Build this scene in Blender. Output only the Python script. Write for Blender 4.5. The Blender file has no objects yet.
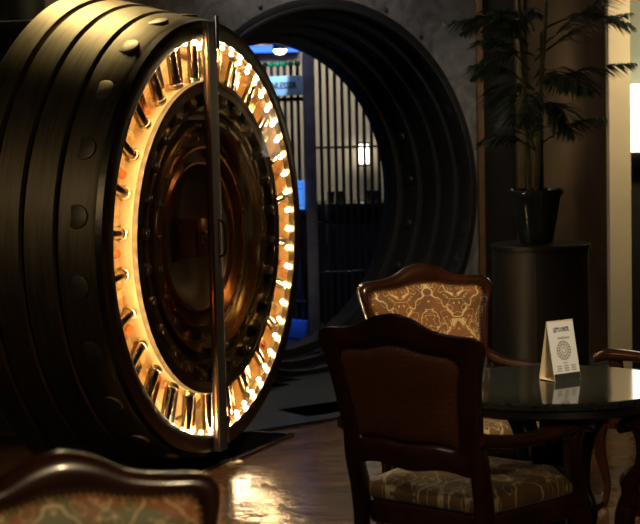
import bpy, bmesh, math, random
from mathutils import Vector, Matrix
random.seed(7)
PI = math.pi
S = bpy.context.scene
COL = S.collection
def R(d): return math.radians(d)

# ------------------------------------------------------------------ camera
F, PITCH, ROLL, H = 1700.0, math.atan(147/1700), R(1.3), 1.68
f_ = Vector((0, math.cos(PITCH), -math.sin(PITCH))); u_ = Vector((0, math.sin(PITCH), math.cos(PITCH))); r_ = Vector((1, 0, 0))
c_, s_ = math.cos(ROLL), math.sin(ROLL)
cr = c_*r_ - s_*u_; cu = s_*r_ + c_*u_
cam = bpy.data.cameras.new('camera'); cam_o = bpy.data.objects.new('camera', cam); COL.objects.link(cam_o)
m3 = Matrix((cr, cu, -f_)).transposed()
cam_o.matrix_world = Matrix.Translation((0, 0, H)) @ m3.to_4x4()
cam.sensor_width = 36; cam.lens = 36*F/640; cam.clip_end = 100
cam.dof.use_dof = True; cam.dof.focus_distance = 6.9; cam.dof.aperture_fstop = 4.8
S.camera = cam_o
def ray(px, py):
    return F*f_ + (px-320)*cr - (py-262)*cu
def atY(px, py, Y):
    d = ray(px, py); return Vector((0, 0, H)) + d*(Y/d.y)
def atZ(px, py, z=0.0):
    d = ray(px, py); return Vector((0, 0, H)) + d*((z-H)/d.z)

# --------------------------------------------------------------- materials
def nt(name):
    m = bpy.data.materials.new(name); m.use_nodes = True
    t = m.node_tree; return m, t, t.nodes['Principled BSDF']
def N(t, kind, **kw):
    n = t.nodes.new(kind)
    for k, v in kw.items():
        if k.startswith('i_'):
            key = k[2:]
            n.inputs[int(key) if key.isdigit() else key].default_value = v
        else: setattr(n, k, v)
    return n
def L(t, a, b): t.links.new(a, b)
def mathn(t, op, a, b=None, c=None):
    n = t.nodes.new('ShaderNodeMath'); n.operation = op
    for i, v in enumerate((a, b, c)):
        if v is None: continue
        if isinstance(v, (int, float)): n.inputs[i].default_value = v
        else: t.links.new(v, n.inputs[i])
    return n.outputs[0]
def mat(name, col, metal=0.0, rough=0.5, var=0.0, vscale=6.0, bump=0.0, bscale=30.0, stretch=(1, 1, 1), col2=None, rvar=0.0, spec=0.5, coat=0.0):
    m, t, b = nt(name)
    b.inputs['Base Color'].default_value = (*col, 1); b.inputs['Metallic'].default_value = metal
    b.inputs['Roughness'].default_value = rough; b.inputs['Specular IOR Level'].default_value = spec
    b.inputs['Coat Weight'].default_value = coat; b.inputs['Coat Roughness'].default_value = .08
    tc = N(t, 'ShaderNodeTexCoord'); mp = N(t, 'ShaderNodeMapping'); mp.inputs['Scale'].default_value = stretch
    L(t, tc.outputs['Object'], mp.inputs[0])
    n = N(t, 'ShaderNodeTexNoise'); n.inputs['Scale'].default_value = vscale; n.inputs['Detail'].default_value = 5
    L(t, mp.outputs[0], n.inputs[0])
    if var or col2:
        rp = N(t, 'ShaderNodeValToRGB'); e = rp.color_ramp.elements
        e[0].position = .32; e[1].position = .68
        c2 = col2 or tuple(c*(1-var) for c in col)
        e[0].color = (*c2, 1); e[1].color = (*col, 1)
        L(t, n.outputs[0], rp.inputs[0]); L(t, rp.outputs[0], b.inputs['Base Color'])
    if rvar:
        L(t, mathn(t, 'MULTIPLY_ADD', n.outputs[0], rvar, rough-rvar/2), b.inputs['Roughness'])
    if bump:
        n2 = N(t, 'ShaderNodeTexNoise'); n2.inputs['Scale'].default_value = bscale; n2.inputs['Detail'].default_value = 3
        L(t, mp.outputs[0], n2.inputs[0])
        bp = N(t, 'ShaderNodeBump'); bp.inputs['Strength'].default_value = bump; bp.inputs['Distance'].default_value = .02
        L(t, n2.outputs[0], bp.inputs['Height']); L(t, bp.outputs[0], b.inputs['Normal'])
    return m
def emis(name, col, st):
    m, t, b = nt(name); b.inputs['Base Color'].default_value = (*col, 1)
    b.inputs['Emission Color'].default_value = (*col, 1); b.inputs['Emission Strength'].default_value = st
    return m
M = {}
M['brass'] = mat('aged_brass', (.33, .26, .13), .92, .46, .35, 5, .06, 60, (14, 1, 1), rvar=.12)
M['brass_dark'] = mat('dark_bronze', (.13, .10, .06), .9, .36, .35, 7, .05, 40, rvar=.1)
M['rim'] = mat('polished_bronze_rim', (.20, .165, .10), .95, .30, .3, 7, .05, 25)
M['gold'] = mat('polished_gold_brass', (1.0, .88, .62), 1, .26, .12, 9, .5, 11)
M['steel'] = mat('polished_steel', (.60, .53, .45), 1, .14, .2, 12, .05, 20)
M['ringbrass'] = mat('ring_brass', (.62, .46, .24), 1, .24, .2, 8)
M['bolt'] = mat('dark_bolt_steel', (.28, .21, .15), 1, .2, .3, 14)
M['stud'] = mat('worn_brass_stud', (.42, .35, .20), .85, .5, .2, 40)
M['barsteel'] = mat('grey_steel_bar', (.045, .042, .04), 0, .5, .2, 5, spec=.2)
M['chrome'] = mat('chrome', (.75, .72, .68), 1, .1)
M['copper'] = mat('copper', (.75, .34, .14), 1, .25, .2, 9)
M['blacksteel'] = mat('black_steel', (.018, .017, .017), .5, .45, .3, 5, .05, 30, rvar=.1)
M['drum'] = mat('gunmetal', (.24, .19, .12), .95, .32, .35, 6, .15, 10)
M['wall'] = mat('brushed_steel_wall', (.24, .225, .21), .5, .42, .45, 2.4, .15, 6)
M['darkwall'] = mat('dark_lacquer_wall', (.014, .011, .009), 0, .5, .4, 3, spec=.15)
M['brownwall'] = mat('dark_walnut_wall', (.085, .052, .022), 0, .6, col2=(.045, .026, .012), vscale=2.2, stretch=(3, 1, 1), spec=.2)
M['beige'] = mat('beige_plaster', (.58, .47, .29), 0, .7, .1, 5)
M['trimcopper'] = mat('copper_trim', (.17, .085, .04), .7, .4, .3, 8)
M['trimgold'] = mat('old_gold_trim', (.13, .085, .03), .5, .45, .4, 8)
M['cream'] = mat('cream_panel', (.72, .63, .48), 0, .6, .1, 3)
M['palewall'] = mat('pale_green_wall', (.26, .28, .19), 0, .6, .1, 4)
M['ceil'] = mat('dark_ceiling', (.03, .027, .025), 0, .8)
M['bar'] = mat('gate_bar_steel', (.07, .075, .09), .6, .35)
M['bluesteel'] = mat('blue_steel', (.05, .18, .62), .1, .35)  # one even saturated blue, for kick plate and lamp cap
M['postpaint'] = mat('grey_blue_post', (.30, .29, .38), .4, .35, .4, 9)
M['green'] = mat('green_lit_finial', (.02, .32, .14), 0, .2)  # green light on the rod tips put into the colour
M['navy'] = mat('navy_cabinet', (.018, .026, .06), 0, .4, .4, 8)
M['cabtop'] = mat('dark_cabinet_top', (.03, .03, .035), .4, .2, .3, 10)
M['teal'] = mat('dark_teal_stone', (.03, .045, .045), 0, .3, .4, 3)
M['pit'] = mat('pit_black', (.006, .006, .006), 0, .7)
M['wood'] = mat('cherry_wood', (.058, .018, .008), 0, .25, col2=(.024, .008, .004), vscale=7, stretch=(1, 1, .25), spec=.55, coat=.6)
M['leather'] = mat('brown_leather', (.13, .045, .018), 0, .42, .25, 14, .25, 120)
M['granite'] = mat('black_granite', (.012, .013, .013), 0, .07, col2=(.035, .04, .037), vscale=60, spec=.6)
M['tablewood'] = mat('black_table_wood', (.014, .011, .010), 0, .3, .3, 6)
M['card'] = mat('white_card', (.66, .72, .82), 0, .6)
M['cream_card'] = mat('cream_card', (.80, .70, .50), 0, .7)
M['ink'] = mat('dark_ink', (.02, .02, .022), 0, .6)
M['greyink'] = mat('grey_ink', (.25, .25, .27), 0, .7)
M['pot'] = mat('glazed_blue_black_pot', (.028, .04, .05), .2, .16, .5, 6, .25, 14)
M['pedestal'] = mat('charcoal_drum_veneer', (.020, .017, .016), 0, .4, .25, 6, stretch=(1, 1, .2))
M['soil'] = mat('potting_soil', (.02, .015, .01), 0, .9, .4, 40, .6, 50)
M['leaf'] = mat('dark_green_leaf', (.055, .085, .06), 0, .3, .35, 8)
M['stem'] = mat('olive_stem', (.10, .095, .035), 0, .5, .4, 12)
M['sign'] = mat('pale_blue_sign', (.45, .68, .95), 0, .5)

M['nail'] = mat('brass_nail_trim', (.75, .50, .22), .9, .3)
M['wallstud'] = mat('dull_stud', (.05, .048, .045), .8, .4)
M['bluesign'] = emis('blue_glow_notice', (.06, .25, .85), .9)  # blue light on the notice put in as colour and emission
M['bulb'] = emis('warm_bulb', (1.0, .74, .42), 240)
M['sleeve'] = mat('satin_gold_sleeve', (.95, .70, .38), 1, .6, .12, 9, .25, 5)
M['lantern'] = emis('lantern_tube', (1.0, .90, .72), 6)
M['whitelamp'] = emis('white_lamp', (.9, .95, 1.0), 9)
M['bluestrip'] = emis('blue_light_strip', (.03, .12, 1.0), 2.0)
M['litpanel'] = emis('lit_lamp_panel', (1.0, .93, .82), 2.2)
M['plug'] = mat('floor_plug_brass', (.35, .28, .2), .9, .35, .3, 20)

def glass_mat():
    m, t, b = nt('clear_cover_glass')
    t.nodes.remove(b); out = t.nodes['Material Output']
    tr = N(t, 'ShaderNodeBsdfTransparent'); tr.inputs[0].default_value = (.93, .90, .85, 1)
    gl = N(t, 'ShaderNodeBsdfGlossy'); gl.inputs['Roughness'].default_value = .03
    fr = N(t, 'ShaderNodeLayerWeight'); fr.inputs[0].default_value = .5
    fac = mathn(t, 'MULTIPLY_ADD', mathn(t, 'POWER', fr.outputs['Facing'], 4), .12, .015)
    mx = N(t, 'ShaderNodeMixShader'); L(t, fac, mx.inputs[0]); L(t, tr.outputs[0], mx.inputs[1]); L(t, gl.outputs[0], mx.inputs[2])
    L(t, mx.outputs[0], out.inputs[0]); return m
M['glass'] = glass_mat()

def floor_mat():
    m, t, b = nt('polished_plank_floor')
    tc = N(t, 'ShaderNodeTexCoord'); mp = N(t, 'ShaderNodeMapping'); L(t, tc.outputs['Object'], mp.inputs[0])
    mp.inputs['Rotation'].default_value = (0, 0, R(8))
    br = N(t, 'ShaderNodeTexBrick'); br.inputs['Scale'].default_value = 1.0; br.inputs['Brick Width'].default_value = 1.3; br.inputs['Row Height'].default_value = .16
    br.inputs['Mortar Size'].default_value = .003
    br.inputs['Color1'].default_value = (.12, .055, .021, 1); br.inputs['Color2'].default_value = (.07, .032, .012, 1); br.inputs['Mortar'].default_value = (.03, .017, .01, 1)
    L(t, mp.outputs[0], br.inputs[0])
    mp2 = N(t, 'ShaderNodeMapping'); mp2.inputs['Scale'].default_value = (1.2, 14, 1); L(t, tc.outputs['Object'], mp2.inputs[0])
    n = N(t, 'ShaderNodeTexNoise'); n.inputs['Scale'].default_value = 3; n.inputs['Detail'].default_value = 6; L(t, mp2.outputs[0], n.inputs[0])
    mx = N(t, 'ShaderNodeMix', data_type='RGBA', blend_type='MULTIPLY'); mx.inputs[0].default_value = .7
    L(t, br.outputs[0], mx.inputs[6])
    rp = N(t, 'ShaderNodeValToRGB'); rp.color_ramp.elements[0].color = (.35, .35, .35, 1); rp.color_ramp.elements[0].position = .3; rp.color_ramp.elements[1].position = .7
    L(t, n.outputs[0], rp.inputs[0]); L(t, rp.outputs[0], mx.inputs[7]); L(t, mx.outputs[2], b.inputs['Base Color'])
    n3 = N(t, 'ShaderNodeTexNoise'); n3.inputs['Scale'].default_value = 5; n3.inputs['Detail'].default_value = 3; L(t, tc.outputs['Object'], n3.inputs[0])
    L(t, mathn(t, 'MULTIPLY_ADD', n3.outputs[0], .22, .09), b.inputs['Roughness'])
    b.inputs['Specular Tint'].default_value = (1, .60, .30, 1); b.inputs['Specular IOR Level'].default_value = .5; b.inputs['IOR'].default_value = 1.27
    bp = N(t, 'ShaderNodeBump'); bp.inputs['Strength'].default_value = .35; bp.inputs['Distance'].default_value = .02
    n4 = N(t, 'ShaderNodeTexNoise'); n4.inputs['Scale'].default_value = 16; L(t, tc.outputs['Object'], n4.inputs[0])
    L(t, mathn(t, 'ADD', mathn(t, 'ADD', n3.outputs[0], mathn(t, 'MULTIPLY', n4.outputs[0], .30)), mathn(t, 'MULTIPLY', br.outputs['Fac'], -.15)), bp.inputs['Height']); L(t, bp.outputs[0], b.inputs['Normal'])
    return m
M['floor'] = floor_mat()

def wall_swirl():
    m, t, b = nt('swirled_steel_wall')
    tc = N(t, 'ShaderNodeTexCoord')
    w = N(t, 'ShaderNodeTexNoise'); w.inputs['Scale'].default_value = 3.2; w.inputs['Distortion'].default_value = 2.6; w.inputs['Detail'].default_value = 4
    L(t, tc.outputs['Object'], w.inputs[0])
    rp = N(t, 'ShaderNodeValToRGB'); e = rp.color_ramp.elements
    e[0].position = .3; e[0].color = (.10, .094, .09, 1); e[1].position = .72; e[1].color = (.26, .245, .235, 1)
    L(t, w.outputs[0], rp.inputs[0]); L(t, rp.outputs[0], b.inputs['Base Color'])
    b.inputs['Metallic'].default_value = .55; b.inputs['Roughness'].default_value = .42
    bp = N(t, 'ShaderNodeBump'); bp.inputs['Strength'].default_value = .12; L(t, w.outputs[0], bp.inputs['Height']); L(t, bp.outputs[0], b.inputs['Normal'])
    return m
M['wall'] = wall_swirl()

def fabric(name, axes, base, base2, line, per=(.25, .30), off=(0, 0), nscale=17):
    """damask: ogee lattice with curling foliage, in the cloth's own coordinates"""
    m, t, b = nt(name)
    tc = N(t, 'ShaderNodeTexCoord'); sp = N(t, 'ShaderNodeSeparateXYZ'); L(t, tc.outputs['Object'], sp.inputs[0])
    u = sp.outputs[axes[0]]; v = sp.outputs[axes[1]]
    u = mathn(t, 'ADD', u, off[0]); v = mathn(t, 'ADD', v, off[1])
    # mirror u so that the foliage is symmetrical as on woven damask
    um = mathn(t, 'PINGPONG', u, per[0]/2); vm = mathn(t, 'MODULO', mathn(t, 'ADD', v, 3*per[1]), per[1])
    cb = N(t, 'ShaderNodeCombineXYZ'); L(t, um, cb.inputs[0]); L(t, vm, cb.inputs[1])
    n = N(t, 'ShaderNodeTexNoise'); n.inputs['Scale'].default_value = nscale; n.inputs['Detail'].default_value = 0.4; n.inputs['Distortion'].default_value = 2.2
    L(t, cb.outputs[0], n.inputs[0])
    curl = mathn(t, 'LESS_THAN', mathn(t, 'ABSOLUTE', mathn(t, 'SUBTRACT', n.outputs[0], .5)), .017)
    p = mathn(t, 'ADD', mathn(t, 'COSINE', mathn(t, 'MULTIPLY', u, 2*PI/per[0])), mathn(t, 'COSINE', mathn(t, 'MULTIPLY', v, 2*PI/per[1])))
    og = mathn(t, 'LESS_THAN', mathn(t, 'ABSOLUTE', mathn(t, 'SUBTRACT', mathn(t, 'ADD', p, mathn(t, 'MULTIPLY', n.outputs[0], .9)), .55)), .085)
    inner = mathn(t, 'LESS_THAN', mathn(t, 'ABSOLUTE', mathn(t, 'SUBTRACT', mathn(t, 'ADD', mathn(t, 'ABSOLUTE', p), mathn(t, 'MULTIPLY', n.outputs[0], .8)), 1.9)), .06)
    pat = mathn(t, 'MAXIMUM', mathn(t, 'MAXIMUM', og, inner), curl)
    n2 = N(t, 'ShaderNodeTexNoise'); n2.inputs['Scale'].default_value = 11; n2.inputs['Detail'].default_value = 1; L(t, tc.outputs['Object'], n2.inputs[0])
    mb = N(t, 'ShaderNodeMix', data_type='RGBA'); mb.inputs[6].default_value = (*base, 1); mb.inputs[7].default_value = (*base2, 1)
    rr = N(t, 'ShaderNodeValToRGB'); rr.color_ramp.elements[0].position = .45; rr.color_ramp.elements[1].position = .55
    L(t, n2.outputs[0], rr.inputs[0]); L(t, rr.outputs[0], mb.inputs[0])
    mx = N(t, 'ShaderNodeMix', data_type='RGBA'); L(t, pat, mx.inputs[0]); L(t, mb.outputs[2], mx.inputs[6]); mx.inputs[7].default_value = (*line, 1)
    L(t, mx.outputs[2], b.inputs['Base Color']); b.inputs['Roughness'].default_value = .55
    b.inputs['Sheen Weight'].default_value = .25
    bp = N(t, 'ShaderNodeBump'); bp.inputs['Strength'].default_value = .25; bp.inputs['Distance'].default_value = .003; L(t, pat, bp.inputs['Height']); L(t, bp.outputs[0], b.inputs['Normal'])
    return m
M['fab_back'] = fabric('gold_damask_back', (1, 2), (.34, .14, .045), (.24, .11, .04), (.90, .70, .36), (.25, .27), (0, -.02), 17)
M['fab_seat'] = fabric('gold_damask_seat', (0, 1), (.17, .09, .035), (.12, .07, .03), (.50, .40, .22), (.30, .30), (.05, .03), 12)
M['fab_multi'] = fabric('green_brown_damask_back', (1, 2), (.42, .16, .06), (.22, .22, .09), (.85, .62, .34), (.20, .22), (.03, 0))

# ------------------------------------------------------------ mesh helpers
def link(name, me, parent=None):
    o = bpy.data.objects.new(name, me); COL.objects.link(o)
    if parent is not None: o.parent = parent
    return o
def obj(name, bm, m, parent=None, smooth=True, ang=40, bevel=0, mw=None):
    bmesh.ops.remove_doubles(bm, verts=bm.verts, dist=1e-5)
    if bevel:
        es = [e for e in bm.edges if len(e.link_faces) == 2 and e.calc_face_angle(0) > R(35)]
        bmesh.ops.bevel(bm, geom=es, offset=bevel, segments=2, affect='EDGES', profile=.5, clamp_overlap=True)
    bmesh.ops.recalc_face_normals(bm, faces=bm.faces)
    me = bpy.data.meshes.new(name)
    if smooth:
        for f in bm.faces: f.smooth = True
        for e in bm.edges:
            if len(e.link_faces) == 2 and e.calc_face_angle(0) > R(ang): e.smooth = False
    bm.to_mesh(me); bm.free(); me.materials.append(m)
    o = link(name, me, parent)
    if mw is not None: o.matrix_world = mw
    return o
def thing(name, label, cat, loc=(0, 0, 0), rz=0, group=None):
    o = link(name, None); o.location = loc; o.rotation_euler = (0, 0, rz)
    o['label'] = label; o['category'] = cat
    if group: o['group'] = group
    return o
def tag(o, label, cat, group=None):
    o['label'] = label; o['category'] = cat
    if group: o['group'] = group
    return o
def struct(o): o['kind'] = 'structure'; return o
def copy_tree(o, parent=None):
    c = o.copy(); COL.objects.link(c)
    if parent is not None: c.parent = parent
    for ch in list(o.children): copy_tree(ch, c)
    return c
def box(bm, c, s, rot=None):
    r = bmesh.ops.create_cube(bm, size=1); vs = r['verts']
    mm = Matrix.Translation(c) @ (rot.to_4x4() if rot is not None else Matrix.Identity(4)) @ Matrix.Diagonal((*s, 1))
    bmesh.ops.transform(bm, matrix=mm, verts=vs); return vs
def lathe(bm, prof, n=96, mtx=None, closed=False):
    """prof: list of (r, h); revolves about local Z"""
    rings = []
    for r, h in prof:
        if r < 1e-6: rings.append([bm.verts.new((0, 0, h))])
        else: rings.append([bm.verts.new((r*math.cos(2*PI*i/n), r*math.sin(2*PI*i/n), h)) for i in range(n)])
    pairs = list(zip(rings[:-1], rings[1:])) + ([(rings[-1], rings[0])] if closed else [])
    for a, b in pairs:
        for i in range(n):
            j = (i+1) % n
            if len(a) == 1 and len(b) == 1: continue
            if len(a) == 1: bm.faces.new((a[0], b[i], b[j]))
            elif len(b) == 1: bm.faces.new((a[i], a[j], b[0]))
            else: bm.faces.new((a[i], a[j], b[j], b[i]))
    vs = [v for r in rings for v in r]
    if mtx is not None: bmesh.ops.transform(bm, matrix=mtx, verts=vs)
    return vs
def catmull(P, k=8, closed=False):
    P = [Vector(p) for p in P]; n = len(P); out = []
    rng = range(n) if closed else range(n-1)
    for i in rng:
        if closed: p0, p1, p2, p3 = P[i-1], P[i], P[(i+1) % n], P[(i+2) % n]
        else: p0, p1, p2, p3 = P[max(i-1, 0)], P[i], P[i+1], P[min(i+2, n-1)]
        for j in range(k):
            t = j/k
            out.append(.5*((2*p1)+(p2-p0)*t+(2*p0-5*p1+4*p2-p3)*t*t+(3*p1-p0-3*p2+p3)*t**3))
    if not closed: out.append(P[-1])
    return out
def resample(P, n):
    P = P + [P[0]]; d = [0]
    for a, b in zip(P[:-1], P[1:]): d.append(d[-1]+(b-a).length)
    out = []; k = 0
    for i in range(n):
        s = d[-1]*i/n
        while d[k+1] < s: k += 1
        out.append(P[k].lerp(P[k+1], (s-d[k])/max(1e-9, d[k+1]-d[k])))
    return out
def sweep(bm, pts, rad, n=12, up=(0, 0, 1), k=6):
    """rad: list of (a, b) half sizes at each control point; superelliptic section"""
    P = catmull(pts, k); rr = catmull([(a, b, 0) for a, b in rad], k)
    rings = []; upv = Vector(up)
    for i, p in enumerate(P):
        d = (P[min(i+1, len(P)-1)]-P[max(i-1, 0)]).normalized()
        s = d.cross(upv)
        if s.length < 1e-3: s = d.cross(Vector((1, 0, 0)))
        s.normalize(); w = s.cross(d).normalized()
        ring = []
        for j in range(n):
            a = 2*PI*j/n; ca, sa = math.cos(a), math.sin(a)
            x = math.copysign(abs(ca)**.7, ca); y = math.copysign(abs(sa)**.7, sa)
            ring.append(bm.verts.new(p + s*x*rr[i].x + w*y*rr[i].y))
        rings.append(ring)
    for a, b in zip(rings[:-1], rings[1:]):
        for j in range(n): bm.faces.new((a[j], a[(j+1) % n], b[(j+1) % n], b[j]))
    bm.faces.new(rings[0]); bm.faces.new(rings[-1][::-1])
def tube(bm, a, b, r, n=10, r2=None):
    a, b = Vector(a), Vector(b); d = b-a
    q = d.to_track_quat('Z', 'Y').to_matrix().to_4x4()
    lathe(bm, [(0, 0), (r, 0), (r2 or r, d.length), (0, d.length)], n, Matrix.Translation(a) @ q)
def area(name, loc, tgt, sx, sy, pw, col, spread=None):
    l = bpy.data.lights.new(name, 'AREA'); l.shape = 'RECTANGLE'; l.size = sx; l.size_y = sy; l.energy = pw; l.color = col
    if spread: l.spread = R(spread)
    o = bpy.data.objects.new(name, l); COL.objects.link(o); o.location = loc
    o.rotation_euler = (Vector(tgt)-Vector(loc)).to_track_quat('-Z', 'Y').to_euler(); return o
def spot(name, loc, tgt, ang, pw, col, rad=.06, blend=.6):
    l = bpy.data.lights.new(name, 'SPOT'); l.energy = pw; l.color = col; l.spot_size = R(ang); l.spot_blend = blend; l.shadow_soft_size = rad
    o = bpy.data.objects.new(name, l); COL.objects.link(o); o.location = loc
    o.rotation_euler = (Vector(tgt)-Vector(loc)).to_track_quat('-Z', 'Y').to_euler(); return o
def text_mesh(name, body, size, m, mw, parent=None, extrude=.0008, align='CENTER', sx=1.0):
    cu_ = bpy.data.curves.new(name, 'FONT'); cu_.body = body; cu_.size = size; cu_.align_x = align; cu_.align_y = 'CENTER'; cu_.extrude = extrude; cu_.resolution_u = 2; cu_.offset = size*.025
    tmp = bpy.data.objects.new('tmp', cu_); COL.objects.link(tmp)
    dg = bpy.context.evaluated_depsgraph_get(); me = bpy.data.meshes.new_from_object(tmp.evaluated_get(dg))
    bpy.data.objects.remove(tmp); me.transform(Matrix.Diagonal((sx, 1, 1, 1))); me.materials.clear(); me.materials.append(m)
    me.transform(mw); return link(name, me, parent)

# ================================================================ SETTING
DOOR = Vector((-.512, 8.20, 0)); DZ = 1.102; DRZ = R(-23.5)
WAY = Vector((.068, 10.7, 0)); WZ = 1.147; WRZ = R(-52.64)
dm = Matrix.Translation(DOOR) @ Matrix.Rotation(DRZ, 4, 'Z')
wm = Matrix.Translation(WAY) @ Matrix.Rotation(WRZ, 4, 'Z')     # local x: towards the room, y: along the wall to the right
RO, RI, DEP = 1.187, 1.0, .68

# floor with the swing pit cut out
pit = [(.035, .735), (.035, -1.45), (-.85, -1.45), (-.85, .735)]
pitw = [(dm @ Vector((x, y, 0))) for x, y in pit]
bm = bmesh.new()
outer = [Vector(p) for p in ((-3.4, 1.2, 0), (3.4, 1.2, 0), (3.4, 15, 0), (-3.4, 15, 0))]
def loop(bm, pts):
    vs = [bm.verts.new(p) for p in pts]; return [bm.edges.new((vs[i], vs[(i+1) % len(vs)])) for i in range(len(vs))]
es = loop(bm, outer) + loop(bm, pitw)
bmesh.ops.triangle_fill(bm, edges=es, use_beauty=True)
for f in bm.faces:
    if f.normal.z < 0: f.normal_flip()
me = bpy.data.meshes.new('floor'); bm.to_mesh(me); bm.free(); me.materials.append(M['floor'])
struct(link('floor', me))
bm = bmesh.new()
top = [bm.verts.new(p) for p in pitw]; bot = [bm.verts.new(p - Vector((0, 0, .3))) for p in pitw]
for i in range(4): bm.faces.new((top[i], top[(i+1) % 4], bot[(i+1) % 4], bot[i]))
bm.faces.new(bot)
struct(obj('floor_pit', bm, M['pit'], smooth=False))
# steel edging along the pit
bm = bmesh.new()
box(bm, (.05, -.36, .006), (.034, 2.2, .014)); box(bm, (-.2, .745, .004), (.51, .022, .012))
struct(obj('trim_1', bm, M['steel'], mw=dm, bevel=.003))
# vault floor
bm = bmesh.new(); box(bm, (-2.2, 0, .006), (5.4, 4.4, .012))
v = obj('floor_vault', bm, M['teal'], mw=wm @ Matrix.Translation((.62, .2, 0)), smooth=False); struct(v)

# walls
bm = bmesh.new()
hw = [(-3.0, -.32), (1.30, -.32), (1.30, 3.3), (-3.0, 3.3)]
circ = [(RO*math.cos(2*PI*i/128), WZ+RO*math.sin(2*PI*i/128)) for i in range(128)]
es = loop(bm, [Vector((0, y, z)) for y, z in hw]) + loop(bm, [Vector((0, y, z)) for y, z in circ])
bmesh.ops.triangle_fill(bm, edges=es, use_beauty=True)
g = bmesh.ops.extrude_face_region(bm, geom=bm.faces[:])
bmesh.ops.translate(bm, vec=(-.06, 0, 0), verts=[x for x in g['geom'] if isinstance(x, bmesh.types.BMVert)])
struct(obj('wall_back', bm, M['wall'], mw=wm, smooth=False))
c0 = wm @ Vector((0, 1.30, 0))       # corner beside the doorway
def slab(name, a, b, z0, z1, m, th=.08):
    a = Vector(a); b = Vector(b); d = b-a; bm = bmesh.new()
    box(bm, ((a.x+b.x)/2, (a.y+b.y)/2, (z0+z1)/2), (d.length, th, z1-z0), Matrix.Rotation(math.atan2(d.y, d.x), 3, 'Z'))
    return struct(obj(name, bm, m, smooth=False))
YW = 11.62
pR = lambda px, Y: (px-320)/1700*Y
slab('wall_back_dark', (c0.x+.03, YW, 0), (pR(517, YW), YW, 0), 0, 3.3, M['darkwall'])
slab('wall_back_brown', (pR(517, YW), YW-.02, 0), (pR(660, YW), YW-.02, 0), 0, 3.3, M['brownwall'])
bm = bmesh.new(); box(bm, (c0.x+.0, c0.y-.02, 1.65), (.042, .042, 3.3)); struct(obj('trim_2', bm, M['trimcopper'], smooth=False, bevel=.006))
bm = bmesh.new(); box(bm, (pR(522, YW), YW-.08, 1.65), (.055, .05, 3.3)); struct(obj('trim_3', bm, M['trimgold'], smooth=False, bevel=.008))
# beige pier on the right and the wall behind it
YP = 10.4
bm = bmesh.new(); x0, x1 = pR(611, YP), pR(633, YP)
box(bm, ((x0+x1)/2, YP+.05, 1.65), (x1-x0, .1, 3.3)); struct(obj('wall_pier', bm, M['beige'], smooth=False, bevel=.006))
slab('wall_right', (2.9, 1.2, 0), (2.9, 15, 0), 0, 3.3, M['brownwall'])
slab('wall_left', (-3.3, 15, 0), (-3.3, 1.2, 0), 0, 3.3, M['darkwall'])
slab('wall_right_end', (1.93, YP+.5, 1.5), (2.9, YP+.5, 1.5), 0, 3.3, M['palewall'])
slab('wall_right_dado', (1.93, YP+.46, 0), (2.9, YP+.46, 0), 0, 1.47, M['darkwall'])
bm = bmesh.new(); box(bm, (0, 8.1, 3.36), (6.8, 13.8, .1)); struct(obj('ceiling', bm, M['ceil'], smooth=False))

# ========================================================== VAULT DOORWAY
t = thing('vault_doorway', 'thick round black steel vault doorway with stepped rings set in the grey wall', 'doorway', WAY, WRZ)
steps = [(1.187, 0), (1.187, .1), (1.147, .1), (1.147, .235), (1.107, .235), (1.107, .38), (1.06, .38), (1.06, .53), (1.012, .53), (1.0, DEP)]
q = Matrix.Translation((0, 0, WZ)) @ Matrix.Rotation(-PI/2, 4, 'Y')      # lathe h axis -> -x (into the vault)
def ringpart(name, r0, r1, a0, a1, m, par, mt, bev=.006, n=128):
    bm = bmesh.new(); lathe(bm, [(r0, a0), (r1, a0), (r1, a1), (r0, a1)], n, mt, closed=True)
    return obj(name, bm, m, par, bevel=bev)
for i, (rr, a0, a1) in enumerate([(1.187, .0, .1), (1.147, .1, .235), (1.107, .235, .38), (1.06, .38, .53), (1.005, .53, .68)]):
    ringpart('stepped_ring', rr, 1.26, a0 if i else -.004, a1, M['blacksteel'], t, q, .004)
ringpart('face_ring', 1.19, 1.215, -.02, .0, M['blacksteel'], t, q, .005)
for k in range(24):
    a = R(7.5+15*k); bm = bmesh.new()
    tube(bm, (.0, 1.29*math.cos(a), WZ+1.29*math.sin(a)), (.008, 1.29*math.cos(a), WZ+1.29*math.sin(a)), .014, 12)
    if math.sin(a) > .75: obj('face_stud', bm, M['wallstud'], t, bevel=.004)
    else: bm.free()
for k in range(22):
    a = R(4+360/22*k); r0 = 1.06
    if WZ+r0*math.sin(a) < .1: continue
    bm = bmesh.new(); d = Vector((0, math.cos(a), math.sin(a)))
    tube(bm, Vector((-.455, 0, WZ))+d*1.062, Vector((-.455, 0, WZ))+d*1.045, .03, 14); obj('ring_stud', bm, M['wallstud'], t, bevel=.003)

# black threshold plate and chrome rails before the doorway
t = thing('threshold_plate', 'black steel threshold plate with chrome rails before the round doorway', 'threshold', WAY, WRZ)
bm = bmesh.new(); box(bm, (.84, .05, .006), (.30, 2.0, .012)); obj('plate', bm, M['pit'], t, bevel=.002)
for xx in (.80, .90):
    bm = bmesh.new(); tube(bm, (xx, -.35, .022), (xx, 1.0, .022), .012, 10); obj('rail', bm, M['chrome'], t)

# ============================================================= VAULT DOOR
D = thing('vault_door', 'huge round open brass vault door with glowing gold bolt ring', 'vault door', DOOR, DRZ)
qd = Matrix.Translation((0, 0, DZ)) @ Matrix.Rotation(-PI/2, 4, 'Y')     # h axis -> -x, away from the face
qf = qd
def dpart(name, prof, m, closed=True, n=144, bev=0, par=D, ang=35):
    bm = bmesh.new(); lathe(bm, prof, n, qd, closed=closed); return obj(name, bm, m, par, bevel=bev, ang=ang)
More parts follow.
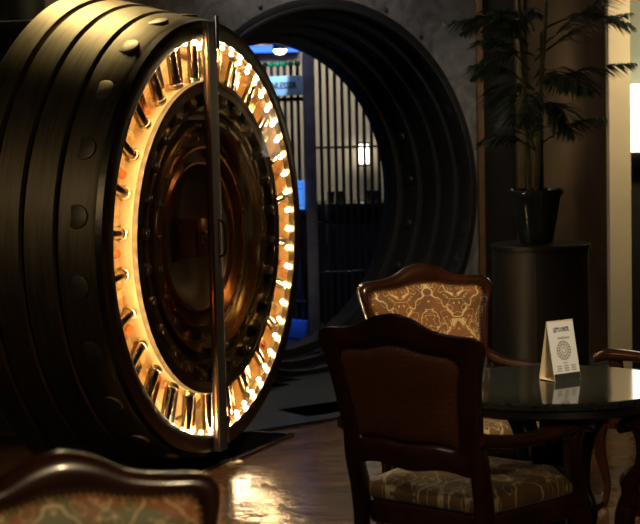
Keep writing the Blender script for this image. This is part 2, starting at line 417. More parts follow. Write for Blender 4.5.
# stepped body
dpart('body_ring', [(.96, .01), (1.045, .035), (1.056, .055), (1.084, .195), (1.078, .205), (.96, .205)], M['brass'])
dpart('body_ring', [(.9, .21), (1.085, .21), (1.095, .218), (1.122, .344), (1.115, .352), (.9, .352)], M['brass'])
dpart('body_ring', [(.9, .357), (1.122, .357), (1.134, .366), (1.158, .479), (1.150, .487), (.9, .487)], M['brass'])
dpart('body_ring', [(0, .493), (1.158, .493), (1.172, .502), (1.20, .60), (1.185, .62), (0, .62)], M['brass'], closed=False)
# seams between the rings
for r_s, a_s in ((1.078, .2075), (1.115, .3545), (1.150, .49)):
    dpart('seam_ring', [(r_s-.05, a_s-.0035), (r_s-.012, a_s-.0035), (r_s-.012, a_s+.0035), (r_s-.05, a_s+.0035)], M['pit'])
# face rim and recess
dpart('face_rim', [(.952, .0), (.958, -.004), (1.02, -.004), (1.04, .006), (1.048, .034), (.957, .034)], M['rim'])
dpart('channel_wall', [(.958, .03), (.953, .26), (.99, .30), (.99, .03)], M['gold'], n=180)
dpart('channel_floor', [(.70, .255), (.96, .255), (.96, .30), (.70, .30)], M['sleeve'], n=180)
dpart('channel_sleeve', [(.70, .02), (.746, .02), (.74, .255), (.70, .255)], M['sleeve'], n=180)
dpart('channel_lip', [(.728, -.004), (.752, -.004), (.756, .02), (.728, .02)], M['brass_dark'])
# inner drum and boltwork rings
dpart('inner_drum', [(.73, .0), (.73, .2), (0, .2), (0, .18), (.355, .18), (.365, .09), (.50, .08), (.505, .07), (.60, .07), (.605, .03), (.69, .035), (.695, .0)], M['drum'], closed=True)
dpart('copper_ring', [(.428, .05), (.440, .05), (.444, .09), (.428, .09)], M['copper'])
dpart('copper_ring', [(.355, .07), (.366, .07), (.368, .11), (.355, .11)], M['copper'])
dpart('steel_ring', [(.535, -.0), (.565, -.0), (.57, .075), (.53, .075)], M['ringbrass'], bev=.004)
dpart('steel_ring', [(.61, .015), (.64, .015), (.64, .04), (.61, .04)], M['ringbrass'], bev=.004)
dpart('centre_dish', [(0, .175), (.12, .172), (.24, .155), (.32, .125), (.356, .09), (.356, .182), (0, .182)], M['drum'], closed=False, ang=60)
bm = bmesh.new(); box(bm, (-.1, -.02, DZ), (.10, .13, .19)); obj('centre_lock_block', bm, M['copper'], D, bevel=.01)
bm = bmesh.new(); tube(bm, (-.16, .0, DZ), (-.04, .0, DZ), .035, 20); obj('centre_spindle', bm, M['steel'], D, bevel=.004)
NB = 26
def polar(r, a, x=0): return Vector((x, -r*math.cos(a), DZ+r*math.sin(a)))
for k in range(NB):
    a = R(5.5+360/NB*k)
    bm = bmesh.new(); tube(bm, polar(.735, a, -.075), polar(.945, a, -.075), .029, 18, .024)
    b_ = obj('locking_bolt', bm, M['bolt'], D)
    bm = bmesh.new(); tube(bm, polar(.735, a, -.075), polar(.768, a, -.075), .038, 18); obj('bolt_collar', bm, M['gold'], b_, bevel=.004)
for k in range(NB):      # slimmer guide rods between the bolts
    a = R(5.5+360/NB*(k+.5))
    bm = bmesh.new(); tube(bm, polar(.74, a, -.105), polar(.95, a, -.105), .021, 12); obj('guide_rod', bm, M['copper'] if k % 2 else M['gold'], D)
for k in range(NB):      # rollers and brackets on the drum
    a = R(5.5+360/NB*k)
    bm = bmesh.new(); rot = Matrix.Rotation(a, 3, 'X')
    box(bm, polar(.665, a, -.018), (.05, .055, .05), Matrix.Rotation(-a, 3, 'X')); br_ = obj('bolt_bracket', bm, M['drum'], D, bevel=.006)
    bm = bmesh.new(); tube(bm, polar(.665, a, .0), polar(.665, a, .016), .017, 14); obj('bracket_pin', bm, M['chrome'], br_, bevel=.003)
for k in range(24):
    a = R(15*k+4); bm = bmesh.new(); tube(bm, polar(.55, a, .0), polar(.55, a, .014), .014, 12); obj('ring_bolt', bm, M['chrome'] if k % 2 else M['copper'], D, bevel=.003)
for k in range(18):
    a = R(20*k+9); bm = bmesh.new(); tube(bm, polar(.475, a, -.085), polar(.475, a, -.062), .012, 12); obj('inner_ring_bolt', bm, M['copper'], D, bevel=.003)
# studs round the body
for k in range(22):
    a = R(9.0+360/22*k); bm = bmesh.new()
    tube(bm, polar(1.05, a, -.118), polar(1.073, a, -.118), .054, 30); obj('body_stud', bm, M['stud'], D, bevel=.006)
# bulbs along the outer lip of the channel
bmb = bmesh.new(); bmesh.ops.create_icosphere(bmb, subdivisions=1, radius=.0105)
for f in bmb.faces: f.smooth = True
meb = bpy.data.meshes.new('light_bulb'); bmb.to_mesh(meb); bmb.free(); meb.materials.append(M['bulb'])
for k in range(60):
    o = link('light_bulb', meb, D); o.location = polar(.942, R(6*k+1.5), -.035)
# glass cover, its upright bar, hinges and handle
bm = bmesh.new()
for sgn in (-1, 1):
    n = 60; vs = []
    for i in range(n+1):
        a = -PI/2+PI*i/n; vs.append((sgn*(.008+.925*math.cos(a)), DZ+.93*math.sin(a)))
    f0 = [bm.verts.new((.012, y, z)) for y, z in vs]; f1 = [bm.verts.new((.018, y, z)) for y, z in vs]
    bm.faces.new(f0); bm.faces.new(f1[::-1])
    for i in range(n+1):
        j = (i+1) % (n+1); bm.faces.new((f0[i], f0[j], f1[j], f1[i]))
obj('glass_cover', bm, M['glass'], D, smooth=False)
bm = bmesh.new(); box(bm, (.037, -.055, DZ), (.036, .085, 2.06)); bar = obj('cover_bar', bm, M['barsteel'], D, bevel=.003)
bm = bmesh.new(); box(bm, (.040, -.0995, DZ), (.010, .004, 1.98)); obj('bar_edge_glow', bm, M['copper'], bar)  # copper strip stands for orange light on the bar's left edge
for zz, hh in ((DZ+.98, .16), (DZ-.93, .13)):
    bm = bmesh.new(); tube(bm, (.062, -.03, zz-hh/2), (.062, -.03, zz+hh/2), .013, 12)
    tube(bm, (.062, -.03, zz-.005), (.062, -.03, zz+.008), .016, 12); obj('hinge_pin', bm, M['chrome'], bar)
bm = bmesh.new(); sweep(bm, [(.05, -.05, DZ-.09), (.085, -.05, DZ-.07), (.09, -.05, DZ), (.085, -.05, DZ+.07), (.05, -.05, DZ+.09)], [(.006, .006)]*5, 8, up=(0, 1, 0)); obj('handle', bm, M['blacksteel'], bar)

# crane hinge seen behind the door
t = thing('door_hinge', 'black steel crane hinge arm behind the round vault door', 'hinge', DOOR + Vector((-1.05, .95, 0)), DRZ)
bm = bmesh.new(); tube(bm, (0, .05, 0), (0, .05, 2.6), .10, 24); obj('hinge_post', bm, M['blacksteel'], t, bevel=.01)
for zz in (.35, 2.12):
    bm = bmesh.new(); box(bm, (.20, -.2, zz), (.5, .22, .16), Matrix.Rotation(R(12), 3, 'Z')); obj('hinge_arm', bm, M['blacksteel'], t, bevel=.02)
# floor plug
p = atZ(232, 463, 0)
t = thing('floor_plug', 'small round brass floor plug beside the pit edge', 'floor plug', p)
bm = bmesh.new(); lathe(bm, [(0, .001), (.055, .001), (.055, .008), (.045, .012), (0, .012)], 40); obj('plate', bm, M['plug'], t, bevel=.002)
bm = bmesh.new(); lathe(bm, [(.016, .012), (.026, .012), (.026, .017), (.016, .017)], 24, closed=True); obj('lift_ring', bm, M['chrome'], t)

# ======================================================== INSIDE THE VAULT
YG = 12.5
wl = slab('wall_vault', (-3.2, 14.6, 0), (1.6, 14.6, 0), 0, 3.2, M['cream'])
def gate(name, label, a, b, posts, n, z1, rails, bottom=None, finials=False):
    a = Vector(a); b = Vector(b); d = b-a; Lg = d.length
    t = thing(name, label, 'gate', a, math.atan2(d.y, d.x))
    for x, w in posts:
        bm = bmesh.new(); box(bm, (x, 0, (z1+.02)/2+.01), (w, .06, z1-.02)); obj('post', bm, M['postpaint'], t, bevel=.006)
    for z, h in rails:
        bm = bmesh.new(); box(bm, (Lg/2, 0, z), (Lg, .03, h)); obj('rail', bm, M['bar'], t, bevel=.004)
    if bottom:
        bm = bmesh.new(); box(bm, (Lg/2, 0, bottom/2+.02), (Lg, .05, bottom)); obj('kick_plate', bm, M['bluesteel'], t, bevel=.005)
    for i in range(n):
        x = Lg*(i+.6)/(n+.2); zt = z1 + (.09 if finials else 0)
        bm = bmesh.new(); tube(bm, (x, 0, .05), (x, 0, zt), .0125, 8); br_ = obj('bar', bm, M['bar'], t)
        if finials:
            bm = bmesh.new(); bmesh.ops.create_icosphere(bm, subdivisions=2, radius=.024, matrix=Matrix.Translation((x, 0, zt+.02))); obj('finial', bm, M['green'], br_)
    return t
g1 = gate('barred_gate', 'tall steel barred gate standing to the right of the grey blue post', (-.055, YG, 0), (.75, YG+.12, 0), [(0, .085)], 15, 2.14, [(.52, .016), (1.44, .018), (2.12, .03)])
g2 = gate('barred_gate', 'barred gate leaf with blue kick plate below the pale blue sign', (-.105, YG+.03, 0), (-.70, YG+.63, 0), [], 12, 1.95, [(1.80, .03), (.30, .02)], bottom=.14, finials=True)
# sign on the leaf
mt = Matrix.Translation((-.135, YG-.0, 0))
t = thing('name_sign', 'pale blue name sign fixed to the top of the barred gate', 'sign', (-.085, YG-.0, 1.90), math.atan2(-.30, .42))
bm = bmesh.new(); box(bm, (-.25, -.012, .0), (.50, .014, .145)); sp_ = obj('plate', bm, M['sign'], t, bevel=.003)
text_mesh('lettering', 'TONLESSER', .064, M['ink'], Matrix.Translation((-.215, -.021, 0)) @ Matrix.Rotation(PI/2, 4, 'X'), t, sx=.95)
for zz in (-.05, .05):
    bm = bmesh.new(); tube(bm, (-.035, -.018, zz), (-.035, -.026, zz), .007, 10); obj('screw', bm, M['chrome'], t)
# blue-lit notice on the post
t = thing('notice', 'small blue-lit notice hanging beside the grey blue gate post', 'notice', (-.15, YG-.05, 1.1), R(-8))
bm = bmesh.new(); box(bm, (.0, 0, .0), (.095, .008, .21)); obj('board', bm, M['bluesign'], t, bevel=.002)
bm = bmesh.new()
for zz in (-.075, .045, .08): box(bm, (0, -.005, zz), (.075, .002, .004))
for xx in (-.038, .038): box(bm, (xx, -.005, 0), (.003, .002, .18))
obj('printed_lines', bm, M['navy'], t, smooth=False)
# low cabinet along the vault wall
t = thing('cabinet', 'low navy cabinet with dark top behind the barred gate', 'cabinet', (-.1, 13.9, 0))
bm = bmesh.new(); box(bm, (0, 0, .41), (2.4, .5, .80)); obj('body', bm, M['navy'], t, bevel=.006)
bm = bmesh.new(); box(bm, (0, -.01, .9), (2.44, .56, .14)); obj('countertop', bm, M['cabtop'], t, bevel=.01)
for i in range(5):
    bm = bmesh.new(); box(bm, (-.96+.48*i, -.256, .41), (.45, .02, .74)); d_ = obj('door', bm, M['navy'], t, bevel=.005)
    bm = bmesh.new(); box(bm, (-.80+.48*i, -.275, .6), (.012, .02, .1)); obj('handle', bm, M['steel'], d_, bevel=.003)
for i, xx in enumerate((.10, .17, .42, .47)):
    t = thing('glass_tumbler', ['small glass tumbler, leftmost on the dark vault cabinet', 'small glass tumbler, second from left on the vault cabinet', 'small glass tumbler, second from right on the vault cabinet', 'small glass tumbler, rightmost on the dark vault cabinet'][i], 'glass', (xx, 13.75, .971), 0, 'tumblers on the vault cabinet')
    bm = bmesh.new(); lathe(bm, [(0, 0), (.028, 0), (.033, .09), (.030, .09), (.026, .008), (0, .008)], 20); obj('cup', bm, M['chrome'], t)
# wall lantern
pl_ = atY(364, 153, 14.4)
t = thing('wall_lantern', 'small lit lantern with two white tubes on the cream vault wall', 'lantern', pl_ - Vector((0, 0, .10)))
bm = bmesh.new(); box(bm, (0, .12, .1), (.05, .06, .12)); obj('bracket', bm, M['blacksteel'], t, bevel=.004)
bm = bmesh.new()
for z in (-.005, .185): box(bm, (0, .04, z), (.13, .1, .012))
for x in (-.058, .058):
    for y in (-.004, .084): box(bm, (x, y, .09), (.008, .008, .19))
obj('frame', bm, M['blacksteel'], t)
for x in (-.024, .024):
    bm = bmesh.new(); tube(bm, (x, .04, .01), (x, .04, .17), .015, 14); obj('light_tube', bm, M['lantern'], t)
# vault ceiling lamp and blue strip
pb = atY(262, 48, 14.2)
t = thing('blue_light_strip', 'glowing blue light strip high on the vault wall behind the sign', 'light strip', pb)
bm = bmesh.new(); box(bm, (0, .3, 0), (.62, .04, .07)); obj('housing', bm, M['blacksteel'], t, bevel=.004)
bm = bmesh.new(); box(bm, (0, .27, 0), (.60, .02, .055)); obj('diffuser', bm, M['bluestrip'], t)
pb = atY(280, 52, 13.3)
t = thing('spot_lamp', 'small bright white ceiling lamp with blue cap above the pale blue sign', 'lamp', pb)
bm = bmesh.new(); lathe(bm, [(0, .02), (.06, .02), (.045, .10), (.02, .12), (0, .12)], 24); obj('cap', bm, M['bluesteel'], t)
bm = bmesh.new(); lathe(bm, [(0, -.02), (.03, -.015), (.05, .005), (.05, .02), (0, .02)], 24); obj('lens', bm, M['whitelamp'], t)
bm = bmesh.new(); tube(bm, (0, 0, .12), (0, 0, 3.31-pb.z), .008, 8); obj('stem', bm, M['bar'], t)

# ================================================================ ARMCHAIR
def backmap(y, z, x=0): return Vector((-.255-(z-.45)*.2-.02*(1-(y/.28)**2)+x, y, z))
out_h = [(0, .545), (.12, .56), (.235, .55), (.248, .62), (.260, .74), (.276, .86), (.298, .940), (.298, .974), (.270, .994), (.20, 1.0), (.13, 1.012), (.065, 1.044), (0, 1.058)]
in_h = [(0, .632), (.10, .638), (.185, .632), (.196, .66), (.205, .76), (.218, .86), (.234, .900), (.230, .925), (.205, .944), (.15, .952), (.10, .960), (.05, .968), (0, .970)]
front_h = [(0, .615), (.10, .62), (.20, .615), (.218, .645), (.226, .76), (.238, .86), (.254, .905), (.252, .940), (.228, .956), (.17, .958), (.11, .964), (.05, .976), (0, .978)]
rear_h = [(0, .635), (.10, .642), (.178, .638), (.190, .668), (.198, .76), (.210, .85), (.220, .885), (.214, .915), (.19, .930), (.14, .934), (.10, .938), (.05, .950), (0, .955)]
def outline(h, n=120, grow=0):
    pts = [Vector((y, z, 0)) for y, z in h] + [Vector((-y, z, 0)) for y, z in reversed(h[1:-1])]
    return resample(catmull(pts, 8, closed=True), n)
def make_chair(name, label, fb, group):
    t = thing(name, label, 'armchair', group=group)
    O, IF, IB = outline(out_h), outline(front_h), outline(rear_h); n = len(O)
    bm = bmesh.new()
    # moulded frame: section runs outer back -> outer front -> crown -> inner front -> inner back
    sec = [(0, -.022, IF), (0, .012, IF), (.15, .024, IF), (.5, .030, IF), (.85, .020, IF), (1, .010, IF), (1, -.012, IB), (.9, -.024, IB), (.5, -.028, IB)]
    rings = []
    for k, x, I in sec: rings.append([bm.verts.new(backmap(*(O[i].lerp(I[i], k)).xy, x)) for i in range(n)])
    for a, b in zip(rings, rings[1:]+rings[:1]):
        for i in range(n): bm.faces.new((a[i], a[(i+1) % n], b[(i+1) % n], b[i]))
    obj('back_frame', bm, M['wood'], t, ang=60)
    # front cushion
    def dome(x0, h, m, nm, I, rev=False, power=.5, ext=.0):
        bm = bmesh.new(); c = Vector((0, .81, 0)); prev = None; K = 10
        for k in range(K+1):
            s = 1-k/K; ring = []
            hh = h*(1-s**4)**power
            if k == K: ring = [bm.verts.new(backmap(c.x, c.y, x0+hh))]
            else:
                for i in range(n):
                    q_ = c+(I[i]-c)*s*(1+ext); ring.append(bm.verts.new(backmap(q_.x, q_.y, x0+hh)))
            if prev:
                for i in range(n):
                    if len(ring) == 1: bm.faces.new((prev[i], prev[(i+1) % n], ring[0]))
                    else: bm.faces.new((prev[i], prev[(i+1) % n], ring[(i+1) % n], ring[i]))
            prev = ring
        # backing
        rim0 = [v for v in bm.verts][:n]
        low = [bm.verts.new(v.co + Vector((-.008 if h > 0 else .008, 0, 0))) for v in rim0]
        for i in range(n): bm.faces.new((rim0[i], low[i], low[(i+1) % n], rim0[(i+1) % n]))
        bm.faces.new(low)
        return obj(nm, bm, m, t, ang=60)
    dome(.010, .030, fb, 'back_cushion', IF, ext=.004)
    dome(-.014, -.012, M['leather'], 'back_panel', IB, ext=.004)
    bm = bmesh.new(); pts = [backmap(p.x, p.y, .016) for p in IF]
    for i in range(n):     # nail row round the cushion
        if i % 1 == 0:
            bmesh.ops.create_uvsphere(bm, u_segments=6, v_segments=4, radius=.0048, matrix=Matrix.Translation(pts[i]))
    o = obj('nail_trim', bm, M['nail'], t)
    # rear stiles and legs
    for s in (1, -1):
        bm = bmesh.new()
        sweep(bm, [(-.30, s*.236, .66), (-.285, s*.236, .56), (-.262, s*.232, .44), (-.27, s*.228, .28), (-.31, s*.226, .12), (-.36, s*.225, .0)],
              [(.024, .026), (.027, .030), (.028, .030), (.021, .021), (.018, .018), (.017, .017)], 12, up=(1, 0, 0)); obj('leg', bm, M['wood'], t)
        bm = bmesh.new()   # cabriole front leg
        sweep(bm, [(.215, s*.245, .42), (.235, s*.262, .34), (.238, s*.262, .25), (.215, s*.245, .12), (.215, s*.245, .05), (.235, s*.258, .0)],
              [(.030, .030), (.032, .032), (.026, .026), (.017, .017), (.016, .016), (.024, .024)], 12, up=(1, 0, 0)); obj('leg', bm, M['wood'], t)
        bm = bmesh.new()   # arm with scrolled end
        sweep(bm, [(-.315, s*.258, .675), (-.26, s*.266, .662), (-.15, s*.285, .648), (-.02, s*.300, .650), (.10, s*.302, .658), (.185, s*.298, .655), (.235, s*.296, .635)],
              [(.020, .022), (.024, .022), (.028, .021), (.031, .021), (.034, .023), (.036, .027), (.026, .020)], 14); arm = obj('armrest', bm, M['wood'], t)
        bm = bmesh.new()
        sweep(bm, [(.165, s*.297, .665), (.145, s*.297, .60), (.155, s*.290, .52), (.205, s*.272, .45), (.215, s*.262, .38)],
              [(.032, .032), (.027, .028), (.026, .027), (.030, .030), (.030, .030)], 12, up=(1, 0, 0)); obj('arm_post', bm, M['wood'], arm)
    # seat
    so = [(-.25, .0), (-.25, .12), (-.245, .215), (-.15, .238), (.0, .258), (.15, .270), (.235, .268), (.268, .235), (.285, .12), (.29, 0)]
    pts = [Vector((a, b, 0)) for a, b in so] + [Vector((a, -b, 0)) for a, b in reversed(so[1:-1])]
    SO = resample(catmull(pts, 6, closed=True), 96); c = Vector((.02, 0, 0))
    def loft(levels, nm, m):
        bm = bmesh.new(); prev = None
        for s, z in levels:
            ring = [bm.verts.new(((c+(p-c)*s).x, (c+(p-c)*s).y, z)) for p in SO]
            if prev:
                for i in range(96): bm.faces.new((prev[i], prev[(i+1) % 96], ring[(i+1) % 96], ring[i]))
            else: bm.faces.new(ring[::-1])
            prev = ring
        bm.faces.new(prev); return obj(nm, bm, m, t, ang=50)
    loft([(.93, .335), (.985, .34), (.99, .40), (.97, .412)], 'seat_rail', M['wood'])
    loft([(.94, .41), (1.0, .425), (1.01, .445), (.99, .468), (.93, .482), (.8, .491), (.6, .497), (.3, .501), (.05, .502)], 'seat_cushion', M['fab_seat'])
    return t
def place(t, x, y, deg): t.location = (x, y, 0); t.rotation_euler = (0, 0, R(deg)); return t
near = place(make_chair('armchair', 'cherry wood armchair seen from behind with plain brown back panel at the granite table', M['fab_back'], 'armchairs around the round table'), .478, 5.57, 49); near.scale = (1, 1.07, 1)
def another(label, x, y, deg):
    c = copy_tree(near); c['label'] = label; c.scale = (1, 1, 1); return place(c, x, y, deg)
another('armchair facing us behind the nearest dark chair, gold damask back brightly lit', .565, 6.65, -68)
another('armchair at the far right, only its dark armrest seen behind the table card', 1.50, 7.2, 150)
another('armchair cut off at the right edge, only its front leg and arm end seen', 1.34, 5.60, 142)
third = place(make_chair('armchair', 'blurred foreground armchair at the bottom left with green and brown patterned back', M['fab_multi'], None), -.337, 2.80, -66)

# =================================================================== TABLE
tp = atZ(553, 383, .75)
T = thing('round_table', 'round table with glossy black granite top carrying the white card', 'table', (tp.x, tp.y, 0))
TR = .425
bm = bmesh.new(); lathe(bm, [(0, .724), (TR-.004, .724), (TR, .728), (TR, .744), (TR-.006, .75), (0, .75)], 128); obj('tabletop', bm, M['granite'], T, ang=25)
bm = bmesh.new(); lathe(bm, [(TR-.05, .724), (TR-.012, .724), (TR-.008, .700), (TR-.03, .688), (TR-.06, .688)], 128, closed=True); obj('apron', bm, M['tablewood'], T, ang=40)
bm = bmesh.new(); lathe(bm, [(0, .70), (TR-.04, .70), (TR-.04, .722), (0, .722)], 96); obj('underframe', bm, M['tablewood'], T)
for k in range(4):
    a = R(-35+90*k); ca, sa = math.cos(a), math.sin(a)
    bm = bmesh.new()
    sweep(bm, [(r*ca, r*sa, z) for r, z in ((.25, .70), (.20, .665), (.145, .60), (.118, .50), (.115, .40), (.14, .33), (.135, .25), (.16, .15), (.25, .05), (.31, .02))],
          [(.024, .018), (.023, .018), (.022, .018), (.020, .017), (.020, .017), (.021, .018), (.020, .017), (.02, .018), (.022, .018), (.026, .018)], 12, up=(-sa, ca, 0)); obj('leg', bm, M['tablewood'], T)
bm = bmesh.new(); lathe(bm, [(0, .325), (.165, .325), (.172, .335), (.165, .348), (0, .348)], 64); obj('collar', bm, M['tablewood'], T)
bm = bmesh.new(); lathe(bm, [(0, .10), (.03, .11), (.045, .2), (.035, .33), (.05, .5), (.05, .70), (0, .70)], 40); obj('column', bm, M['tablewood'], T)

# tent card
A, B = atZ(555, 382.5, .75), atZ(581, 379, .75); C_ = atZ(539, 380.5, .75)
dx = (B-A); wd = dx.length; yaw = math.atan2(dx.y, dx.x)
K = thing('tent_card', 'white folded tent card with black heading and round emblem on the table', 'table card', A+Vector((0, 0, .001)), yaw)
dep, hc = .085, .205
fr = [Vector((0, 0, 0)), Vector((wd, 0, 0)), Vector((wd, dep*.5, hc)), Vector((0, dep*.5, hc))]
def panel(nm, pts, m, th=.0018):
    bm = bmesh.new(); nrm = (pts[1]-pts[0]).cross(pts[3]-pts[0]).normalized()
    a = [bm.verts.new(p) for p in pts]; b = [bm.verts.new(p-nrm*th) for p in pts]
    bm.faces.new(a); bm.faces.new(b[::-1])
    for i in range(4): bm.faces.new((a[i], b[i], b[(i+1) % 4], a[(i+1) % 4]))
    return obj(nm, bm, m, K, smooth=False)
panel('front_panel', fr, M['card'])
panel('back_panel', [Vector((wd, dep, 0)), Vector((0, dep, 0)), Vector((0, dep*.5, hc)), Vector((wd, dep*.5, hc))], M['cream_card'])
panel('bottom_flap', [Vector((0, .002, .002)), Vector((0, dep, .002)), Vector((wd, dep, .002)), Vector((wd, .002, .002))], M['cream_card'])
lean = math.atan2(dep*.5, hc)
fm = Matrix.Rotation(-lean, 4, 'X') @ Matrix.Rotation(PI/2, 4, 'X')   # x right, y up the panel
# printed face, a hair proud of the card
hl = math.hypot(dep*.5, hc)
def fpt(x, y, off=.0008): return fm @ Vector((x, y, off))
bm = bmesh.new(); bm.faces.new([bm.verts.new(fpt(x, y)) for x, y in ((.001, .001), (wd-.001, .001), (wd-.001, .026), (.001, .026))]); obj('printed_band', bm, M['ink'], K, smooth=False)
text_mesh('heading', "LET'S UNITE", .021, M['ink'], fm @ Matrix.Translation((wd/2, hl-.033, .0008)), K, .0002, sx=.62)
text_mesh('heading_line', 'ON INSTAGRAM', .010, M['greyink'], fm @ Matrix.Translation((wd/2+.006, hl-.062, .0008)), K, .0002, sx=.7)
bm = bmesh.new()
cx, cy = wd/2, .105
def annulus(r0, r1, n=28, sx=.95):
    for i in range(n):
        a, b = 2*PI*i/n, 2*PI*(i+1)/n
        bm.faces.new([bm.verts.new(fpt(cx+sx*r*math.cos(q2), cy+r*math.sin(q2), .0009)) for r, q2 in ((r0, a), (r1, a), (r1, b), (r0, b))])
annulus(.030, .033); annulus(.019, .0215); annulus(.008, .0105)
for i in range(16):
    a = 2*PI*i/16; w = .09
    bm.faces.new([bm.verts.new(fpt(cx+r*math.cos(q2), cy+r*math.sin(q2), .0009)) for r, q2 in ((.0105, a), (.030, a-w), (.030, a+w))])
obj('emblem', bm, M['greyink'], K, smooth=False)
bm = bmesh.new()
for j, yy in enumerate((.060, .050, .042, .034)):
    for i in range(3):
        x0 = wd*(.16+.27*i); w = wd*(.17 if j else .14)
        if j == 0 and i != 1: continue
        bm.faces.new([bm.verts.new(fpt(x, y, .0009)) for x, y in ((x0, yy), (x0+w, yy), (x0+w, yy+.003), (x0, yy+.003))])
obj('small_print', bm, M['greyink'], K, smooth=False)

# ======================================================= PEDESTAL AND PALM
YD = 9.7
px_ = pR(541, YD)
t = thing('plant_pedestal', 'dark round drum pedestal carrying the potted palm', 'pedestal', (px_, YD, 0))
ztop = atY(541, 247, YD-.27).z
bm = bmesh.new(); lathe(bm, [(0, 0), (.272, 0), (.276, .04), (.276, ztop-.03), (0, ztop-.03)], 96); obj('body', bm, M['pedestal'], t, bevel=.003)
bm = bmesh.new(); lathe(bm, [(0, ztop-.03), (.283, ztop-.03), (.286, ztop-.02), (.286, ztop-.004), (.282, ztop), (0, ztop)], 96); obj('top', bm, M['pedestal'], t)
bm = bmesh.new(); a = R(-90-13); box(bm, (.277*math.cos(a), .277*math.sin(a), ztop/2), (.006, .008, ztop-.08), Matrix.Rotation(a, 3, 'Z')); obj('seam_strip', bm, M['trimgold'], t)
ph = thing('potted_palm', 'tall dark green potted palm in a glazed pot on the drum pedestal', 'potted plant', (px_-.02, YD, ztop))
bm = bmesh.new(); lathe(bm, [(0, 0), (.085, 0), (.10, .02), (.115, .10), (.135, .2), (.148, .27), (.162, .285), (.162, .305), (.148, .31), (.135, .29), (.12, .25), (0, .25)], 48)
for v in bm.verts:
    a = math.atan2(v.co.y, v.co.x); k = 1+.025*math.sin(8*a)*min(1, v.co.z/.1); v.co.x *= k; v.co.y *= k
obj('pot', bm, M['pot'], ph, ang=50)
bm = bmesh.new(); lathe(bm, [(0, .275), (.13, .27), (.13, .24), (0, .24)], 32)
obj('soil', bm, M['soil'], ph)
def frond(base, az, length, rise, droop, leaf=.21, n=26):
    """one arching frond: midrib and paired leaflets"""
    bm = bmesh.new(); base = Vector(base); P = []
    d0 = Vector((math.cos(az), math.sin(az), 0))
    for i in range(13):
        s = i/12; P.append(base + d0*(length*s) + Vector((0, 0, rise*s - droop*s*s)))
    sweep(bm, P, [(.006*(1-.8*i/12)+.001,)*2 for i in range(13)], 6, k=2)
    side = Vector((-math.sin(az), math.cos(az), 0))
    for i in range(n):
        s = .22+.78*i/(n-1); k = s*12; j = min(int(k), 11); p = P[j].lerp(P[j+1], k-j); dr = (P[j+1]-P[j]).normalized()
        ll = leaf*(math.sin(PI*(.18+.80*s)))*random.uniform(.85, 1.1)+.03
        for sg in (-1, 1):
            e = (dr*.75+side*sg*.75+Vector((0, 0, random.uniform(-.25, .05)))).normalized()
            up = Vector((0, 0, 1)); w = e.cross(up).normalized(); w2 = .010
            m1 = p+e*ll*.45+Vector((0, 0, .01)); tip = p+e*ll-Vector((0, 0, .25*ll))
            vs = [bm.verts.new(q_) for q_ in (p+w*.003, m1+w*w2, tip, m1-w*w2, p-w*.003)]
            mid = bm.verts.new(m1+Vector((0, 0, -.004)))
            bm.faces.new((vs[0], vs[1], mid, vs[4])); bm.faces.new((vs[1], vs[2], mid)); bm.faces.new((vs[2], vs[3], mid)); bm.faces.new((vs[3], vs[4], mid))
    return obj('frond', bm, M['leaf'], ph, smooth=False)
for i, (bx, by, h, lx) in enumerate([(.03, .0, .95, .01), (-.03, .03, 1.35, -.05), (.0, -.03, 1.15, .06)]):
    bm = bmesh.new()
    sweep(bm, [(bx, by, .25), (bx+lx*.3, by, .25+h*.35), (bx+lx*.8, by, .25+h*.7), (bx+lx*1.2, by, .25+h)], [(.017, .017), (.013, .013), (.011, .011), (.008, .008)], 10)
    obj('stem', bm, M['stem'], ph)
def fz(py): return atY(541, py, YD).z-ztop
#       base z(px row)   az    len  rise droop
for (bx, py, az, ln, ri, dr_) in [
    (.03, 85, R(-10), .52, .22, .12), (.03, 80, R(-50), .40, .14, .22), (.0, 60, R(8), .56, .45, .20), (.02, 50, R(-25), .50, .42, .12),
    (.02, 146, R(-12), .36, .30, .16), (.0, 150, R(195), .30, .22, .16), (.0, 90, R(188), .36, .30, .16), (-.03, 70, R(200), .30, .38, .22),
    (-.03, 45, R(172), .46, .34, .20), (.0, 100, R(245), .35, .2, .34), (.05, 105, R(-60), .28, .12, .30), (-.05, 40, R(225), .42, .35, .25),
    (.05, 30, R(-5), .5, .30, .30), (.0, 30, R(100), .4, .35, .25), (.0, 120, R(70), .3, .25, .2), (0, 20, R(150), .45, .3, .35), (0, 150, R(240), .25, .3, .1)]:
    frond((bx, 0, fz(py)), az, ln, ri, dr_)
for k in range(4):
    frond((random.uniform(-.04, .05), 0, fz(random.uniform(15, 110))), R(random.choice([-1, 1])*random.uniform(20, 80)+random.choice([0, 180])), random.uniform(.3, .45), random.uniform(.15, .45), random.uniform(.15, .35))

# lit lamp panel beyond the pier
pl0 = atY(648, 118, 10.55)
t = thing('wall_lamp', 'bright white box lamp at the right edge beside the beige pier', 'lamp', (pl0.x, 10.72, pl0.z))
hz = (152-84)/1700*10.6
bm = bmesh.new(); box(bm, (0, 0, 0), (.26, .10, hz)); obj('shade', bm, M['litpanel'], t, bevel=.006)
bm = bmesh.new(); box(bm, (0, .0, -hz/2-.015), (.29, .13, .03)); obj('base_tray', bm, M['blacksteel'], t, bevel=.004)
bm = bmesh.new(); box(bm, (0, .09, 0), (.10, .08, .1)); obj('mount', bm, M['blacksteel'], t, bevel=.004)

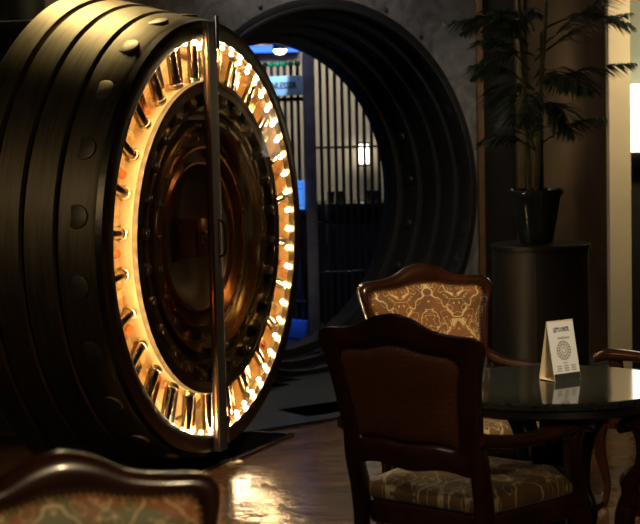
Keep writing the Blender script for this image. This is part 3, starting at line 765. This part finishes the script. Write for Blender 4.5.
# ================================================================== LIGHTS
w = bpy.data.worlds.new('dim_world'); S.world = w; w.use_nodes = True
w.node_tree.nodes['Background'].inputs[0].default_value = (.9, .8, .7, 1); w.node_tree.nodes['Background'].inputs[1].default_value = .012
WARM = (1.0, .74, .42)
spot('downlight_table', (1.0, 4.4, 3.2), (.60, 6.35, .85), 40, 230, WARM, .08)
spot('added_seat_light', (1.3, 2.2, 2.4), (.80, 5.6, .5), 20, 45, WARM, .08)  # added low from behind the camera to reach the seat under the table
spot('added_chairback_light', (-.6, 3.6, 3.2), (.25, 5.35, .9), 26, 34, WARM, .08)  # added from camera left to lift the brown back panel
spot('added_door_face_fill', (1.0, 7.6, 3.25), (-.5, 8.2, 1.25), 33, 130, WARM, .08)  # added fill so the drum face and rim are not dark
area('door_top_wash', (-1.1, 8.8, 3.3), (-.9, 8.5, 1.9), .5, .5, 22, (1, .80, .42), 150)
area('room_fill', (-2.4, 4.0, 2.9), (-1.0, 8.2, 1.6), 1.2, 1.2, 6, (1, .80, .62))
area('wall_wash', (-.2, 9.9, 3.25), (-.1, 10.6, 2.6), 1.6, .1, 12, (1, .93, .88), 120)
spot('added_chair_light', (.9, 1.6, 2.7), (-.30, 2.85, .95), 30, 70, WARM, .08)  # added to brighten the foreground chair's fabric
area('pier_wash', (2.3, 9.3, 2.9), (2.15, 10.6, 1.6), .3, .3, 8, (1, .84, .55), 80)
spot('added_floor_glow', (.15, 8.3, 3.2), (-.02, 8.85, 0), 13, 45, (1, .58, .26), .05, .8)  # unseen spot added to make the orange patch on the floor
spot('downlight_right', (1.9, 8.4, 3.2), (1.9, 8.9, 0), 40, 45, WARM, .08)
area('vault_cream_light', (-.2, 13.6, 2.9), (-.1, 14.6, 1.6), 1.6, .3, 10, (1, .93, .80), 140)
spot('vault_sign_light', (-.45, 11.75, 2.9), (-.36, 12.65, 1.92), 16, 130, (.62, .82, 1), .02, .3)
area('vault_front_light', (-.1, 11.75, 3.0), (-.1, 12.6, 1.0), .5, .1, 1.5, (.7, .75, 1), 120)  # added bluish fill to bring up the gate post
spot('vault_blue_light', (-.62, 11.95, 2.6), (-.25, 12.6, .1), 9, 130, (.12, .30, 1), .03)

S.view_settings.view_transform = 'Standard'; S.view_settings.look = 'None'; S.view_settings.gamma = 1
S.view_settings.use_curve_mapping = False; S.view_settings.exposure = 0.25
